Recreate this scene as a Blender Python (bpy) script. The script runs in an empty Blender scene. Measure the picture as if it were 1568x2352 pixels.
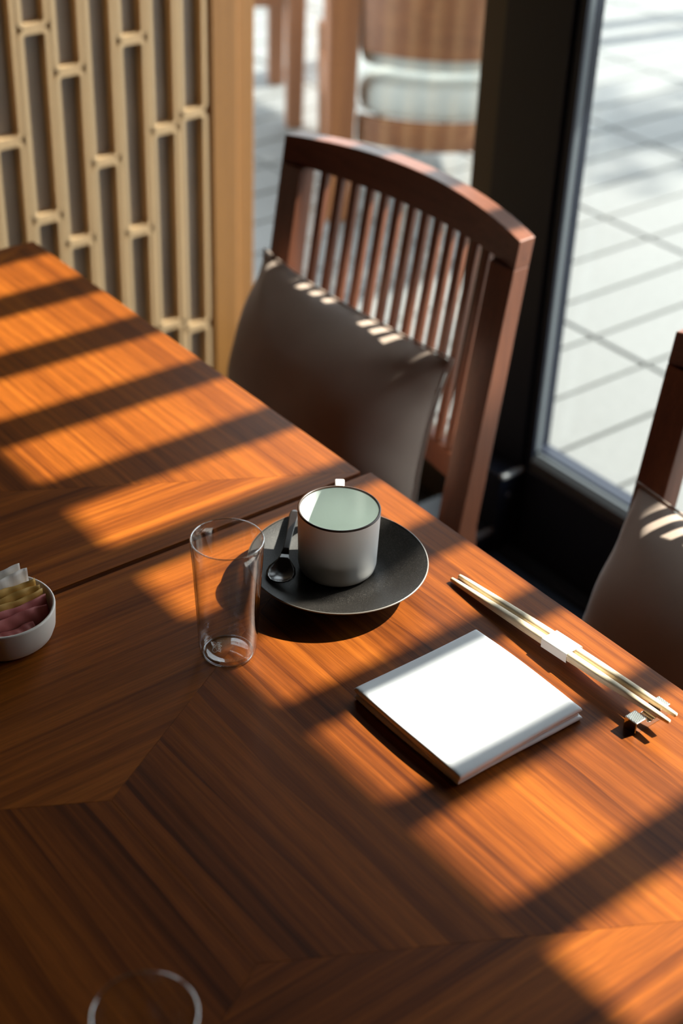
import bpy, bmesh, math, random
from mathutils import Vector, Matrix, Euler
random.seed(7)
S = bpy.context.scene
COL = S.collection

# ------------------------------------------------------------------ camera
cam_d = bpy.data.cameras.new('camera')
cam = bpy.data.objects.new('camera', cam_d)
COL.objects.link(cam)
R0 = (0.7893, -0.6130, 0.0342)      # image right
R1 = (-0.3172, -0.4548, -0.8322)    # image down
R2 = (0.5257, 0.6461, -0.5534)      # view direction
m = Matrix(((R0[0], -R1[0], -R2[0], 0), (R0[1], -R1[1], -R2[1], 0), (R0[2], -R1[2], -R2[2], 0), (0, 0, 0, 1)))
m = m.to_quaternion().to_matrix().to_4x4()
m.translation = (0, 0, 1.54)
cam.matrix_world = m
cam_d.sensor_fit = 'VERTICAL'
cam_d.sensor_height = 36.0
cam_d.sensor_width = 24.0
cam_d.lens = 3502.46 / 2352 * 36.0
cam_d.clip_start = 0.02
cam_d.dof.use_dof = True
cam_d.dof.focus_distance = 1.27
cam_d.dof.aperture_fstop = 4.2
cam_d.dof.aperture_blades = 0
S.camera = cam

# ------------------------------------------------------------------ light
w = bpy.data.worlds.new('sky')
S.world = w
w.use_nodes = True
bg = w.node_tree.nodes['Background']
bg.inputs['Color'].default_value = (0.88, 0.94, 1.0, 1)
bg.inputs['Strength'].default_value = 4.3
sun_d = bpy.data.lights.new('sun', 'SUN')
sun_d.energy = 18.0
sun_d.color = (1.0, 0.93, 0.82)
sun_d.angle = math.radians(0.53)
sun = bpy.data.objects.new('sun', sun_d)
COL.objects.link(sun)
SUN = Vector((-0.727, 0.1545, -0.669)).normalized()
sun.rotation_euler = SUN.to_track_quat('-Z', 'Y').to_euler()
sun.location = (6, -1, 6)
S.view_settings.view_transform = 'Standard'
S.view_settings.look = 'None'
S.view_settings.exposure = 0.25
S.view_settings.gamma = 1.0
S.view_settings.use_curve_mapping = False
S.cycles.max_bounces = 12
S.cycles.transparent_max_bounces = 24
S.cycles.caustics_reflective = False
S.cycles.caustics_refractive = False
S.cycles.sample_clamp_indirect = 6.0

# ------------------------------------------------------------------ materials
def nmat(name):
    mt = bpy.data.materials.new(name)
    mt.use_nodes = True
    nt = mt.node_tree
    return mt, nt, nt.nodes['Principled BSDF']

def N(nt, t, **kw):
    n = nt.nodes.new(t)
    for k, v in kw.items():
        setattr(n, k, v)
    return n

def L(nt, a, b):
    nt.links.new(a, b)

def ramp(nt, fac, stops):
    r = N(nt, 'ShaderNodeValToRGB')
    els = r.color_ramp.elements
    while len(els) > len(stops):
        els.remove(els[-1])
    while len(els) < len(stops):
        els.new(0.5)
    for e, (p, c) in zip(els, stops):
        e.position = p
        e.color = (*c, 1)
    L(nt, fac, r.inputs['Fac'])
    return r

def mathn(nt, op, a, b=None, clamp=False):
    n = N(nt, 'ShaderNodeMath', operation=op)
    n.use_clamp = clamp
    for i, v in enumerate((a, b)):
        if v is None:
            continue
        if isinstance(v, (int, float)):
            n.inputs[i].default_value = v
        else:
            L(nt, v, n.inputs[i])
    return n.outputs[0]

def mixc(nt, fac, a, b, blend='MIX'):
    n = N(nt, 'ShaderNodeMix', data_type='RGBA', blend_type=blend)
    if isinstance(fac, (int, float)):
        n.inputs[0].default_value = fac
    else:
        L(nt, fac, n.inputs[0])
    for i, v in ((6, a), (7, b)):
        if isinstance(v, tuple):
            n.inputs[i].default_value = (*v, 1)
        else:
            L(nt, v, n.inputs[i])
    return n.outputs[2]

def plain(name, col, rough=0.5, metal=0.0, spec=0.5, bump=None, var=None, **kw):
    mt, nt, p = nmat(name)
    p.inputs['Base Color'].default_value = (*col, 1)
    p.inputs['Roughness'].default_value = rough
    p.inputs['Metallic'].default_value = metal
    p.inputs['Specular IOR Level'].default_value = spec
    for k, v in kw.items():
        p.inputs[k].default_value = v
    tc = None
    if bump or var:
        tc = N(nt, 'ShaderNodeTexCoord').outputs['Object']
    if var:
        sc, amt = var
        nz = N(nt, 'ShaderNodeTexNoise')
        nz.inputs['Scale'].default_value = sc
        nz.inputs['Detail'].default_value = 5
        L(nt, tc, nz.inputs['Vector'])
        r = ramp(nt, nz.outputs['Fac'], [(0.3, tuple(c * (1 - amt) for c in col)), (0.7, tuple(min(1, c * (1 + amt)) for c in col))])
        L(nt, r.outputs[0], p.inputs['Base Color'])
    if bump:
        sc, st, dist = bump
        nz = N(nt, 'ShaderNodeTexNoise')
        nz.inputs['Scale'].default_value = sc
        nz.inputs['Detail'].default_value = 4
        L(nt, tc, nz.inputs['Vector'])
        b = N(nt, 'ShaderNodeBump')
        b.inputs['Strength'].default_value = st
        b.inputs['Distance'].default_value = dist
        L(nt, nz.outputs['Fac'], b.inputs['Height'])
        L(nt, b.outputs[0], p.inputs['Normal'])
    return mt

def wood(name, cols, rough=0.4, axis='U', scale=1.0, figure=0.6, spec=0.5, rings=None, seed=0.0, fine=0.35):
    """cols dark..light; axis: U = uv map (u along grain) or X/Y/Z object axis"""
    mt, nt, p = nmat(name)
    tc = N(nt, 'ShaderNodeTexCoord')
    sep = N(nt, 'ShaderNodeSeparateXYZ')
    L(nt, tc.outputs['UV' if axis == 'U' else 'Object'], sep.inputs[0])
    o = sep.outputs
    if axis in 'UX':
        u, v, t = o[0], o[1], o[2]
    elif axis == 'Y':
        u, v, t = o[1], o[0], o[2]
    else:
        u, v, t = o[2], o[0], o[1]
    def vec(su, sv, off=0.0):
        c = N(nt, 'ShaderNodeCombineXYZ')
        L(nt, mathn(nt, 'ADD', mathn(nt, 'MULTIPLY', u, su * scale), off + seed), c.inputs[0])
        L(nt, mathn(nt, 'MULTIPLY', v, sv * scale), c.inputs[1])
        L(nt, mathn(nt, 'MULTIPLY', t, sv * scale), c.inputs[2])
        return c.outputs[0]
    def noise(vv, det=3, rgh=0.5, dist=0.0):
        n = N(nt, 'ShaderNodeTexNoise')
        n.inputs['Scale'].default_value = 1.0
        n.inputs['Detail'].default_value = det
        n.inputs['Roughness'].default_value = rgh
        n.inputs['Distortion'].default_value = dist
        L(nt, vv, n.inputs['Vector'])
        return n.outputs['Fac']
    broad = noise(vec(0.5, 13, 3.1), 2, 0.5, 0.1)
    streak = noise(vec(0.9, 95, 7.7), 3, 0.55, 0.05)
    lines = noise(vec(1.1, 230, 5.2), 2, 0.5, 0.0)
    finen = noise(vec(28, 900, 1.3), 2, 0.6)
    f = mathn(nt, 'ADD', mathn(nt, 'MULTIPLY', broad, 0.42), mathn(nt, 'MULTIPLY', streak, 0.38))
    f = mathn(nt, 'ADD', f, mathn(nt, 'MULTIPLY', lines, 0.20))
    if rings:
        cu, cv, su, sv, freq, amt = rings
        c = N(nt, 'ShaderNodeCombineXYZ')
        wob = noise(vec(3, 9, 11.0), 2)
        L(nt, mathn(nt, 'MULTIPLY', mathn(nt, 'SUBTRACT', u, cu), su), c.inputs[0])
        L(nt, mathn(nt, 'ADD', mathn(nt, 'MULTIPLY', mathn(nt, 'SUBTRACT', v, cv), sv), mathn(nt, 'MULTIPLY', wob, 0.5)), c.inputs[1])
        ln = N(nt, 'ShaderNodeVectorMath', operation='LENGTH')
        L(nt, c.outputs[0], ln.inputs[0])
        ri = mathn(nt, 'FRACT', mathn(nt, 'MULTIPLY', ln.outputs['Value'], freq))
        ri = mathn(nt, 'POWER', ri, 2.2)
        f = mathn(nt, 'SUBTRACT', f, mathn(nt, 'MULTIPLY', ri, amt))
    f = mathn(nt, 'ADD', mathn(nt, 'MULTIPLY', mathn(nt, 'SUBTRACT', f, 0.5), 1.0 + figure * 1.6), 0.5)
    n = len(cols)
    r = ramp(nt, f, [(0.18 + 0.64 * i / (n - 1), c) for i, c in enumerate(cols)])
    fr = ramp(nt, finen, [(0.38, (1 - fine,) * 3), (0.60, (1.0,) * 3)])
    colr = mixc(nt, 1.0, r.outputs[0], fr.outputs[0], 'MULTIPLY')
    L(nt, colr, p.inputs['Base Color'])
    p.inputs['Roughness'].default_value = rough
    p.inputs['Specular IOR Level'].default_value = spec
    b = N(nt, 'ShaderNodeBump')
    b.inputs['Strength'].default_value = 0.06
    b.inputs['Distance'].default_value = 0.001
    L(nt, finen, b.inputs['Height'])
    L(nt, b.outputs[0], p.inputs['Normal'])
    return mt

def glass(name, tint=(1, 1, 1), strength=1.0, rough=0.0, base=0.0):
    mt = bpy.data.materials.new(name)
    mt.use_nodes = True
    nt = mt.node_tree
    nt.nodes.clear()
    out = N(nt, 'ShaderNodeOutputMaterial')
    tr = N(nt, 'ShaderNodeBsdfTransparent')
    tr.inputs['Color'].default_value = (*tint, 1)
    gl = N(nt, 'ShaderNodeBsdfGlossy')
    gl.inputs['Roughness'].default_value = rough
    lw = N(nt, 'ShaderNodeFresnel')
    lw.inputs['IOR'].default_value = 1.45
    geo = N(nt, 'ShaderNodeNewGeometry')
    # same reflectance from both sides of the thin shell
    ior = mathn(nt, 'SUBTRACT', 1.45, mathn(nt, 'MULTIPLY', geo.outputs['Backfacing'], 1.45 - 1 / 1.45))
    L(nt, ior, lw.inputs['IOR'])
    mx = N(nt, 'ShaderNodeMixShader')
    L(nt, mathn(nt, 'ADD', mathn(nt, 'MULTIPLY', lw.outputs[0], strength, True), base, True), mx.inputs[0])
    L(nt, tr.outputs[0], mx.inputs[1])
    L(nt, gl.outputs[0], mx.inputs[2])
    L(nt, mx.outputs[0], out.inputs['Surface'])
    return mt

WAL = [(0.070, 0.0150, 0.0026), (0.175, 0.042, 0.0050), (0.275, 0.071, 0.0075), (0.37, 0.107, 0.011)]
M = {}
M['veneer_cross'] = wood('walnut_veneer_straight', WAL, rough=0.42, spec=0.13, figure=0.75, fine=0.24)
M['veneer_long'] = wood('walnut_veneer_figured', WAL, rough=0.42, spec=0.13, figure=0.5, fine=0.22, rings=(0.34, 0.20, 1.3, 13.0, 1.6, 0.10), seed=4.0)
M['veneer_far'] = wood('walnut_veneer_quartered', WAL, rough=0.42, spec=0.13, figure=0.62, fine=0.24, seed=9.0)
M['table_core'] = plain('walnut_table_core', (0.035, 0.012, 0.005), 0.6)
CH = [(0.11, 0.032, 0.014), (0.19, 0.060, 0.026), (0.26, 0.086, 0.038)]
M['chair_z'] = wood('chair_walnut_upright', CH, rough=0.42, axis='Z', figure=0.3, fine=0.2)
M['chair_y'] = wood('chair_walnut_rail', CH, rough=0.42, axis='Y', figure=0.3, fine=0.2)
M['chair_x'] = wood('chair_walnut_side', CH, rough=0.42, axis='X', figure=0.3, fine=0.2)
TEAK = [(0.14, 0.050, 0.020), (0.24, 0.088, 0.032), (0.31, 0.120, 0.045)]
M['teak_x'] = wood('terrace_teak_rail', TEAK, rough=0.5, axis='X', figure=0.3, fine=0.2)
M['teak_z'] = wood('terrace_teak', TEAK, rough=0.5, axis='Z', figure=0.3, fine=0.2)
GOLD = [(0.15, 0.060, 0.012), (0.25, 0.108, 0.024), (0.31, 0.140, 0.033)]
M['post_wood'] = wood('golden_post_wood', GOLD, rough=0.45, axis='Z', figure=0.3, fine=0.15)
LAT = [(0.36, 0.22, 0.11), (0.52, 0.35, 0.19), (0.60, 0.43, 0.25)]
M['lattice'] = wood('pale_lattice_wood', LAT, rough=0.45, axis='Z', figure=0.3, fine=0.12)
M['screen'] = plain('taupe_screen_panel', (0.20, 0.165, 0.135), 0.35, var=(6, 0.15))
M['porcelain'] = plain('matte_white_porcelain', (0.82, 0.79, 0.755), 0.45)
M['bowl_white'] = plain('warm_white_porcelain', (0.80, 0.72, 0.64), 0.5)
M['cup_inner'] = plain('pale_celadon_glaze', (0.74, 0.80, 0.765), 0.25)
M['cup_rim'] = plain('brown_glaze_line', (0.045, 0.022, 0.012), 0.35)
def speckle():
    mt, nt, p = nmat('speckled_black_stoneware')
    tc = N(nt, 'ShaderNodeTexCoord').outputs['Object']
    nz = N(nt, 'ShaderNodeTexNoise')
    nz.inputs['Scale'].default_value = 1700
    nz.inputs['Detail'].default_value = 2
    L(nt, tc, nz.inputs['Vector'])
    r = ramp(nt, nz.outputs['Fac'], [(0.35, (0.006, 0.005, 0.0045)), (0.60, (0.017, 0.0145, 0.0125)), (0.74, (0.085, 0.075, 0.065))])
    L(nt, r.outputs[0], p.inputs['Base Color'])
    p.inputs['Roughness'].default_value = 0.48
    p.inputs['Specular IOR Level'].default_value = 0.2
    b = N(nt, 'ShaderNodeBump')
    b.inputs['Strength'].default_value = 0.35
    b.inputs['Distance'].default_value = 0.0004
    L(nt, nz.outputs['Fac'], b.inputs['Height'])
    L(nt, b.outputs[0], p.inputs['Normal'])
    return mt
M['stoneware'] = speckle()
M['lacquer'] = plain('dark_lacquer', (0.014, 0.009, 0.007), 0.22)
M['glass'] = glass('thin_clear_glass', strength=1.5, base=0.016)
M['glass_edge'] = glass('glass_thick_edge', (0.95, 0.93, 0.90), strength=1.6, base=0.30)
M['etch'] = plain('etched_mark', (0.75, 0.70, 0.62), 0.5)
M['pane'] = glass('window_glass', (0.93, 0.955, 0.95), strength=1.0)
M['linen'] = plain('white_napkin_cotton', (0.80, 0.81, 0.83), 0.85, spec=0.2, bump=(900, 0.12, 0.0004))
BAM = [(0.70, 0.52, 0.32), (0.82, 0.67, 0.46), (0.88, 0.76, 0.57)]
M['chopstick'] = wood('pale_cedar_chopstick', BAM, rough=0.5, axis='Y', figure=0.4, scale=2.5, fine=0.15)
M['paper'] = plain('white_paper_band', (0.80, 0.79, 0.77), 0.7)
M['pewter'] = plain('polished_pewter', (0.62, 0.60, 0.55), 0.12, metal=1.0)
M['pewter_rib'] = plain('ribbed_pewter', (0.55, 0.60, 0.52), 0.28, metal=1.0)
M['cushion'] = plain('taupe_satin_cushion', (0.42, 0.32, 0.26), 0.55, spec=0.35, bump=(240, 0.10, 0.001), var=(9, 0.10),
                     **{'Sheen Weight': 0.35, 'Sheen Roughness': 0.35})
M['pk_white'] = plain('white_sachet_paper', (0.84, 0.76, 0.68), 0.6, var=(60, 0.06))
M['pk_gold'] = plain('mustard_sachet_paper', (0.60, 0.33, 0.07), 0.55, var=(60, 0.10))
M['pk_pink'] = plain('dusty_pink_sachet_paper', (0.55, 0.155, 0.14), 0.55, var=(60, 0.10))
M['alu'] = plain('black_navy_window_metal', (0.008, 0.012, 0.024), 0.40, spec=0.28)
M['alu_bead'] = plain('grey_glazing_bead', (0.13, 0.15, 0.165), 0.35, spec=0.4)
M['alu_dull'] = plain('dark_grey_bottom_bead', (0.055, 0.065, 0.075), 0.4, spec=0.35)
M['alu_brown'] = plain('dark_bronze_metal', (0.035, 0.024, 0.013), 0.45)
M['steel'] = plain('brushed_steel_plate', (0.30, 0.32, 0.34), 0.35, metal=0.5)
M['floor'] = plain('dark_stone_floor', (0.014, 0.012, 0.012), 0.7, spec=0.12, var=(3, 0.25))
M['grille'] = plain('navy_grille_slat', (0.016, 0.028, 0.050), 0.6, spec=0.2)
M['wall'] = plain('dark_umber_wall', (0.05, 0.034, 0.024), 0.8)
M['ceiling'] = plain('warm_ceiling', (0.10, 0.075, 0.055), 0.8)
M['joint'] = plain('paving_joint_mortar', (0.068, 0.071, 0.070), 0.9)
M['outcush'] = plain('pale_sage_outdoor_fabric', (0.50, 0.51, 0.46), 0.8, var=(30, 0.05))
M['bark'] = plain('tree_bark', (0.10, 0.07, 0.05), 0.9, bump=(30, 0.5, 0.01))
M['leaf'] = plain('tree_leaf', (0.05, 0.12, 0.03), 0.5)
M['beam'] = wood('pergola_beam_wood', TEAK, rough=0.6, axis='X', figure=0.3)
pavs = []
for i in range(4):
    k = 1 + (i - 1.5) * 0.022
    pavs.append(plain('pale_granite_paver_%s' % 'abcd'[i], (0.112 * k, 0.115 * k, 0.113 * k), 0.75, var=(40, 0.06)))

# ------------------------------------------------------------------ helpers
def link(name, verts, faces, mat, parent=None, smooth=False, loc=None, uv=None, bevel=0, seg=2, rot=None):
    me = bpy.data.meshes.new(name)
    me.from_pydata([tuple(v) for v in verts], [], faces)
    if uv:
        ul = me.uv_layers.new(name='UVMap')
        for lp in me.loops:
            ul.data[lp.index].uv = uv(me.vertices[lp.vertex_index].co)
    bm = bmesh.new()
    bm.from_mesh(me)
    bmesh.ops.recalc_face_normals(bm, faces=bm.faces)
    bm.to_mesh(me)
    bm.free()
    if smooth:
        for p in me.polygons:
            p.use_smooth = True
    me.materials.append(mat)
    o = bpy.data.objects.new(name, me)
    COL.objects.link(o)
    if parent:
        o.parent = parent
    if loc is not None:
        o.location = loc
    if rot is not None:
        o.rotation_euler = rot
    if bevel:
        b = o.modifiers.new('bevel', 'BEVEL')
        b.width = bevel
        b.segments = seg
        b.limit_method = 'ANGLE'
        b.angle_limit = math.radians(40)
    return o

def empty(name, loc=(0, 0, 0), rz=0.0):
    o = bpy.data.objects.new(name, None)
    COL.objects.link(o)
    o.location = loc
    o.rotation_euler = (0, 0, rz)
    o.empty_display_size = 0.05
    return o

def tag(o, label, cat, group=None):
    o['label'] = label
    o['category'] = cat
    if group:
        o['group'] = group
    return o

def struct(o, label=None):
    o['kind'] = 'structure'
    if label:
        o['label'] = label
    return o

BOXF = [(0, 1, 3, 2), (4, 6, 7, 5), (0, 4, 5, 1), (2, 3, 7, 6), (0, 2, 6, 4), (1, 5, 7, 3)]
def boxv(x0, x1, y0, y1, z0, z1):
    return [Vector((x, y, z)) for x in (x0, x1) for y in (y0, y1) for z in (z0, z1)]

def box(name, b, mat, parent=None, bevel=0.0, **kw):
    """box with its own origin at the centre of its footprint"""
    x0, x1, y0, y1, z0, z1 = b
    c = Vector(((x0 + x1) / 2, (y0 + y1) / 2, z0))
    v = [p - c for p in boxv(*b)]
    return link(name, v, BOXF, mat, parent, loc=c, bevel=bevel, **kw)

def prism(poly, z0, z1):
    n = len(poly)
    v = [(p[0], p[1], z0) for p in poly] + [(p[0], p[1], z1) for p in poly]
    f = [tuple(range(n))[::-1], tuple(range(n, 2 * n))] + [(i, (i + 1) % n, n + (i + 1) % n, n + i) for i in range(n)]
    return v, f

def lathe(prof, seg=64, closed=False):
    """prof: list of (r,z); r==0 collapses to a pole"""
    v, rows = [], []
    for r, z in prof:
        if r < 1e-7:
            rows.append([len(v)])
            v.append((0, 0, z))
        else:
            rows.append(list(range(len(v), len(v) + seg)))
            v += [(r * math.cos(2 * math.pi * i / seg), r * math.sin(2 * math.pi * i / seg), z) for i in range(seg)]
    f = []
    pairs = list(zip(rows[:-1], rows[1:]))
    if closed:
        pairs.append((rows[-1], rows[0]))
    for a, b in pairs:
        for i in range(seg):
            j = (i + 1) % seg
            if len(a) == 1 and len(b) == 1:
                continue
            if len(a) == 1:
                f.append((a[0], b[j], b[i]))
            elif len(b) == 1:
                f.append((a[i], a[j], b[0]))
            else:
                f.append((a[i], a[j], b[j], b[i]))
    return v, f

def sweep(rings, cap=True):
    n = len(rings[0])
    v = [p for r in rings for p in r]
    f = []
    for k in range(len(rings) - 1):
        for i in range(n):
            j = (i + 1) % n
            f.append((k * n + i, k * n + j, (k + 1) * n + j, (k + 1) * n + i))
    if cap:
        f.append(tuple(range(n))[::-1])
        f.append(tuple(range((len(rings) - 1) * n, len(rings) * n)))
    return v, f

def tube(pts, rad, seg=10):
    rings = []
    for i, p in enumerate(pts):
        p = Vector(p)
        a = Vector(pts[max(i - 1, 0)])
        b = Vector(pts[min(i + 1, len(pts) - 1)])
        t = (b - a).normalized()
        up = Vector((0, 0, 1)) if abs(t.z) < 0.9 else Vector((1, 0, 0))
        s = t.cross(up).normalized()
        u = s.cross(t)
        r = rad[i] if isinstance(rad, (list, tuple)) else rad
        rings.append([p + s * r * math.cos(2 * math.pi * k / seg) + u * r * math.sin(2 * math.pi * k / seg) for k in range(seg)])
    return sweep(rings)

# ================================================================== SETTING
XW = 1.60          # inner face of the window frame
YB = 2.26          # front of the lattice wall
# interior floor
fl = box('floor', (-3.2, 1.719, -3.0, 2.40, -0.10, 0.0), M['floor'])
struct(fl, 'dark stone restaurant floor under the tables')
ce = box('ceiling', (-3.2, 1.74, -3.0, 2.40, 2.70, 2.80), M['ceiling'])
struct(ce, 'warm toned ceiling above the tables')
struct(box('wall_left', (-3.3, -3.2, -3.0, 2.40, -0.1, 2.8), M['wall']), 'dark umber wall far from the window')
struct(box('wall_front', (-3.2, 1.60, -3.1, -3.0, -0.1, 2.8), M['wall']), 'dark umber wall behind the viewer')

# lattice wall ---------------------------------------------------------
wb = empty('wall_back', (1.2, YB, 0))
struct(wb, 'taupe partition behind a pale wooden lattice of tall rounded cells')
def pbox(name, b, mat, par, bevel=0.0):
    o = box(name, b, mat, None, bevel)
    o.parent = par
    o.location = Vector(o.location) - Vector(par.location)
    return o
pbox('panel', (-3.2, 1.497, YB + 0.0195, YB + 0.06, 0, 2.70), M['screen'], wb)
joints = {-3: (0.50,), -2: (0.71,), -1: (0.627,), 0: (0.8076, 0.480), 1: (0.7285, 0.422), 2: (0.558,), 3: (0.762, 0.413),
          4: (0.593, 0.205), 5: (0.611, 0.185)}
def ring_mesh(wd, ht, d, t=0.0078, r=0.013):
    def loop(inset, rr):
        pts = []
        for cx, cz, a0 in ((wd / 2 - r, ht - r, 0), (-wd / 2 + r, ht - r, 90), (-wd / 2 + r, r, 180), (wd / 2 - r, r, 270)):
            for k in range(5):
                a = math.radians(a0 + k * 22.5)
                pts.append((cx + rr * math.cos(a), cz + rr * math.sin(a)))
        return pts
    o, i = loop(0, r), loop(t, r - t)
    n = len(o)
    v = [(p[0], 0, p[1]) for p in o] + [(p[0], 0, p[1]) for p in i] + [(p[0], d, p[1]) for p in o] + [(p[0], d, p[1]) for p in i]
    f = []
    for k in range(n):
        j = (k + 1) % n
        f += [(k, j, n + j, n + k), (2 * n + k, 3 * n + k, 3 * n + j, 2 * n + j), (k, 2 * n + k, 2 * n + j, j), (n + k, n + j, 3 * n + j, 3 * n + k)]
    return v, f
for c, js in joints.items():
    x0 = 1.1245 + 0.061 * c
    js = sorted(js)
    step = (js[-1] - js[0]) / (len(js) - 1) if len(js) > 1 else 0.335
    lo = [js[0]]
    while lo[-1] - step > 0.03:
        lo.append(lo[-1] - step)
    hi = [js[-1]]
    while hi[-1] < 1.5:
        hi.append(hi[-1] + 0.34)
    zs = [0.004] + sorted(set(lo + js + hi))
    for a, b in zip(zs[:-1], zs[1:]):
        v, f = ring_mesh(0.0566, b - a - 0.0012, 0.019)
        o = link('lattice_cell', v, f, M['lattice'], wb, loc=(x0 + 0.0305 - 1.2, 0, a))
# post at the corner
po = box('trim_1', (1.4975, 1.556, YB - 0.001, YB + 0.06, 0, 2.70), M['post_wood'], bevel=0.003)
struct(po, 'golden wooden corner post beside the lattice')
po = box('trim_2', (1.557, 1.600, YB + 0.012, YB + 0.06, 0, 2.70), M['post_wood'], bevel=0.002)
struct(po, 'slim golden wooden jamb strip against the glass')
struct(box('wall_return', (1.570, 1.598, YB + 0.061, 2.619, 0.0, 2.80), M['wall']), 'narrow dark wall return behind the golden post')
struct(box('wall_corner', (1.570, 1.73, 2.62, 2.76, 0.0, 2.80), M['alu']), 'dark metal corner jamb at the end of the window')

# window -----------------------------------------------------------------
def sect(poly, a, b, axis):
    """extrude a 2D section along y (poly = x,z) or z (poly = x,y)"""
    n = len(poly)
    if axis == 'y':
        v = [(p[0], a, p[1]) for p in poly] + [(p[0], b, p[1]) for p in poly]
    else:
        v = [(p[0], p[1], a) for p in poly] + [(p[0], p[1], b) for p in poly]
    f = [tuple(range(n)), tuple(range(n, 2 * n))[::-1]] + [(i, (i + 1) % n, n + (i + 1) % n, n + i) for i in range(n)]
    return v, f
def rel(v, base):
    return [(p[0] - base[0], p[1] - base[1], p[2] - base[2]) for p in v]

w1 = empty('window_1', (XW, 0.0, 0))
struct(w1, 'large fixed glass pane in a black navy metal frame facing the terrace')
BW = (XW, 0.0, 0)
def wpart(name, v, f, mat, base=BW, par=w1, bevel=0.0):
    return link(name, rel(v, base), f, mat, par, bevel=bevel)
# mullion (its profile steps back towards the glass)
v, f = sect([(1.60, 1.631), (1.60, 1.498), (1.622, 1.498), (1.622, 1.494), (1.606, 1.494), (1.606, 1.4785), (1.611, 1.4785), (1.611, 1.490),
             (1.655, 1.490), (1.655, 1.570), (1.72, 1.580), (1.72, 1.631)], 0, 2.70, 'z')
wpart('mullion', v, f, M['alu'], bevel=0.0006)
v, f = sect([(1.6115, 1.478), (1.6225, 1.478), (1.6225, 1.4895), (1.6115, 1.4895)], 0.237, 2.40, 'z')
wpart('mullion_bead', v, f, M['alu_bead'], bevel=0.001)
v, f = sect([(1.623, 1.4863), (1.648, 1.4863), (1.648, 1.4895), (1.623, 1.4895)], 0.237, 2.40, 'z')
wpart('mullion_gasket', v, f, M['alu'])
# bottom rail
v, f = sect([(1.60, 0.0), (1.60, 0.205), (1.606, 0.212), (1.655, 0.212), (1.655, 0.12), (1.72, 0.11), (1.72, 0.0)], 0.02, 1.478, 'y')
wpart('bottom_rail', v, f, M['alu'], bevel=0.0006)
v, f = sect([(1.602, 0.2121), (1.602, 0.225), (1.613, 0.2335), (1.622, 0.2335), (1.622, 0.2121)], 0.02, 1.4778, 'y')
wpart('bottom_bead', v, f, M['alu_dull'], bevel=0.0008)
v, f = sect([(1.6225, 0.2121), (1.6225, 0.2365), (1.648, 0.2365), (1.648, 0.2121)], 0.02, 1.486, 'y')
wpart('gasket', v, f, M['alu'])
v, f = sect([(1.60, 2.401), (1.60, 2.70), (1.72, 2.70), (1.72, 2.401)], 0.02, 1.478, 'y')
wpart('head_rail', v, f, M['alu'])
v, f = sect([(1.60, 0.019), (1.60, -0.12), (1.72, -0.12), (1.72, 0.019)], 0, 2.70, 'z')
wpart('side_jamb', v, f, M['alu'])
v, f = sect([(1.6485, 0.2125), (1.6485, 2.40), (1.6545, 2.40), (1.6545, 0.2125)], 0.02, 1.4895, 'y')
wpart('pane', v, f, M['pane'])
w2 = empty('window_2', (XW, 2.0, 0))
struct(w2, 'narrow glass pane between the golden post and the dark mullion')
BW2 = (XW, 2.0, 0)
v, f = sect([(1.64, 1.719), (1.64, 1.632), (1.66, 1.632), (1.66, 1.719)], 0.0, 2.70, 'z')
wpart('side_stile', v, f, M['alu_brown'], BW2, w2, 0.001)
v, f = sect([(1.64, 0.0), (1.64, 0.09), (1.71, 0.09), (1.71, 0.0)], 1.72, 2.615, 'y')
wpart('bottom_rail', v, f, M['alu_brown'], BW2, w2, 0.001)
v, f = sect([(1.64, 2.40), (1.64, 2.70), (1.71, 2.70), (1.71, 2.40)], 1.72, 2.615, 'y')
wpart('head_rail', v, f, M['alu_brown'], BW2, w2)
v, f = sect([(1.672, 0.091), (1.672, 2.399), (1.678, 2.399), (1.678, 0.091)], 1.72, 2.615, 'y')
wpart('pane', v, f, M['pane'], BW2, w2)
struct(box('wall_window', (1.60, 1.72, -3.0, -0.1205, 0.0, 2.80), M['wall']), 'dark wall at the end of the window front')
# floor box and steel foot by the mullion
ft = empty('mullion_foot', (1.545, 1.565, 0))
tag(ft, 'black metal foot box with a bright edge at the base of the window mullion', 'metal box')
pbox('casing', (1.551, 1.5995, 1.496, 1.63, 0.0, 0.203), M['alu'], ft, 0.002)
pbox('edge_strip', (1.551, 1.5995, 1.487, 1.4955, 0.199, 0.2065), M['steel'], ft, 0.001)
pbox('side_plate', (1.551, 1.5995, 1.4925, 1.4955, 0.002, 0.1985), M['alu'], ft, 0.0005)
pbox('ledge', (1.450, 1.5505, 1.503, 1.63, 0.0005, 0.096), M['alu'], ft, 0.002)
pbox('ledge_strip', (1.450, 1.5505, 1.498, 1.5025, 0.086, 0.0985), M['steel'], ft, 0.001)
pbox('screw', (1.568, 1.575, 1.4905, 1.4924, 0.158, 0.165), M['steel'], ft, 0.001)
# convector grille slats along the glass
gt = empty('trim_3', (1.53, 0.0, 0))
struct(gt, 'navy metal floor grille running along the window base')
pbox('tray', (1.44, 1.599, -0.29, 1.489, 0.0005, 0.030), M['floor'], gt)
for i in range(4):
    xx = 1.444 + i * 0.039
    pbox('grille_slat', (xx, xx + 0.027, -0.29, 1.489, 0.0305, 0.058), M['grille'], gt, 0.002)

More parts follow.
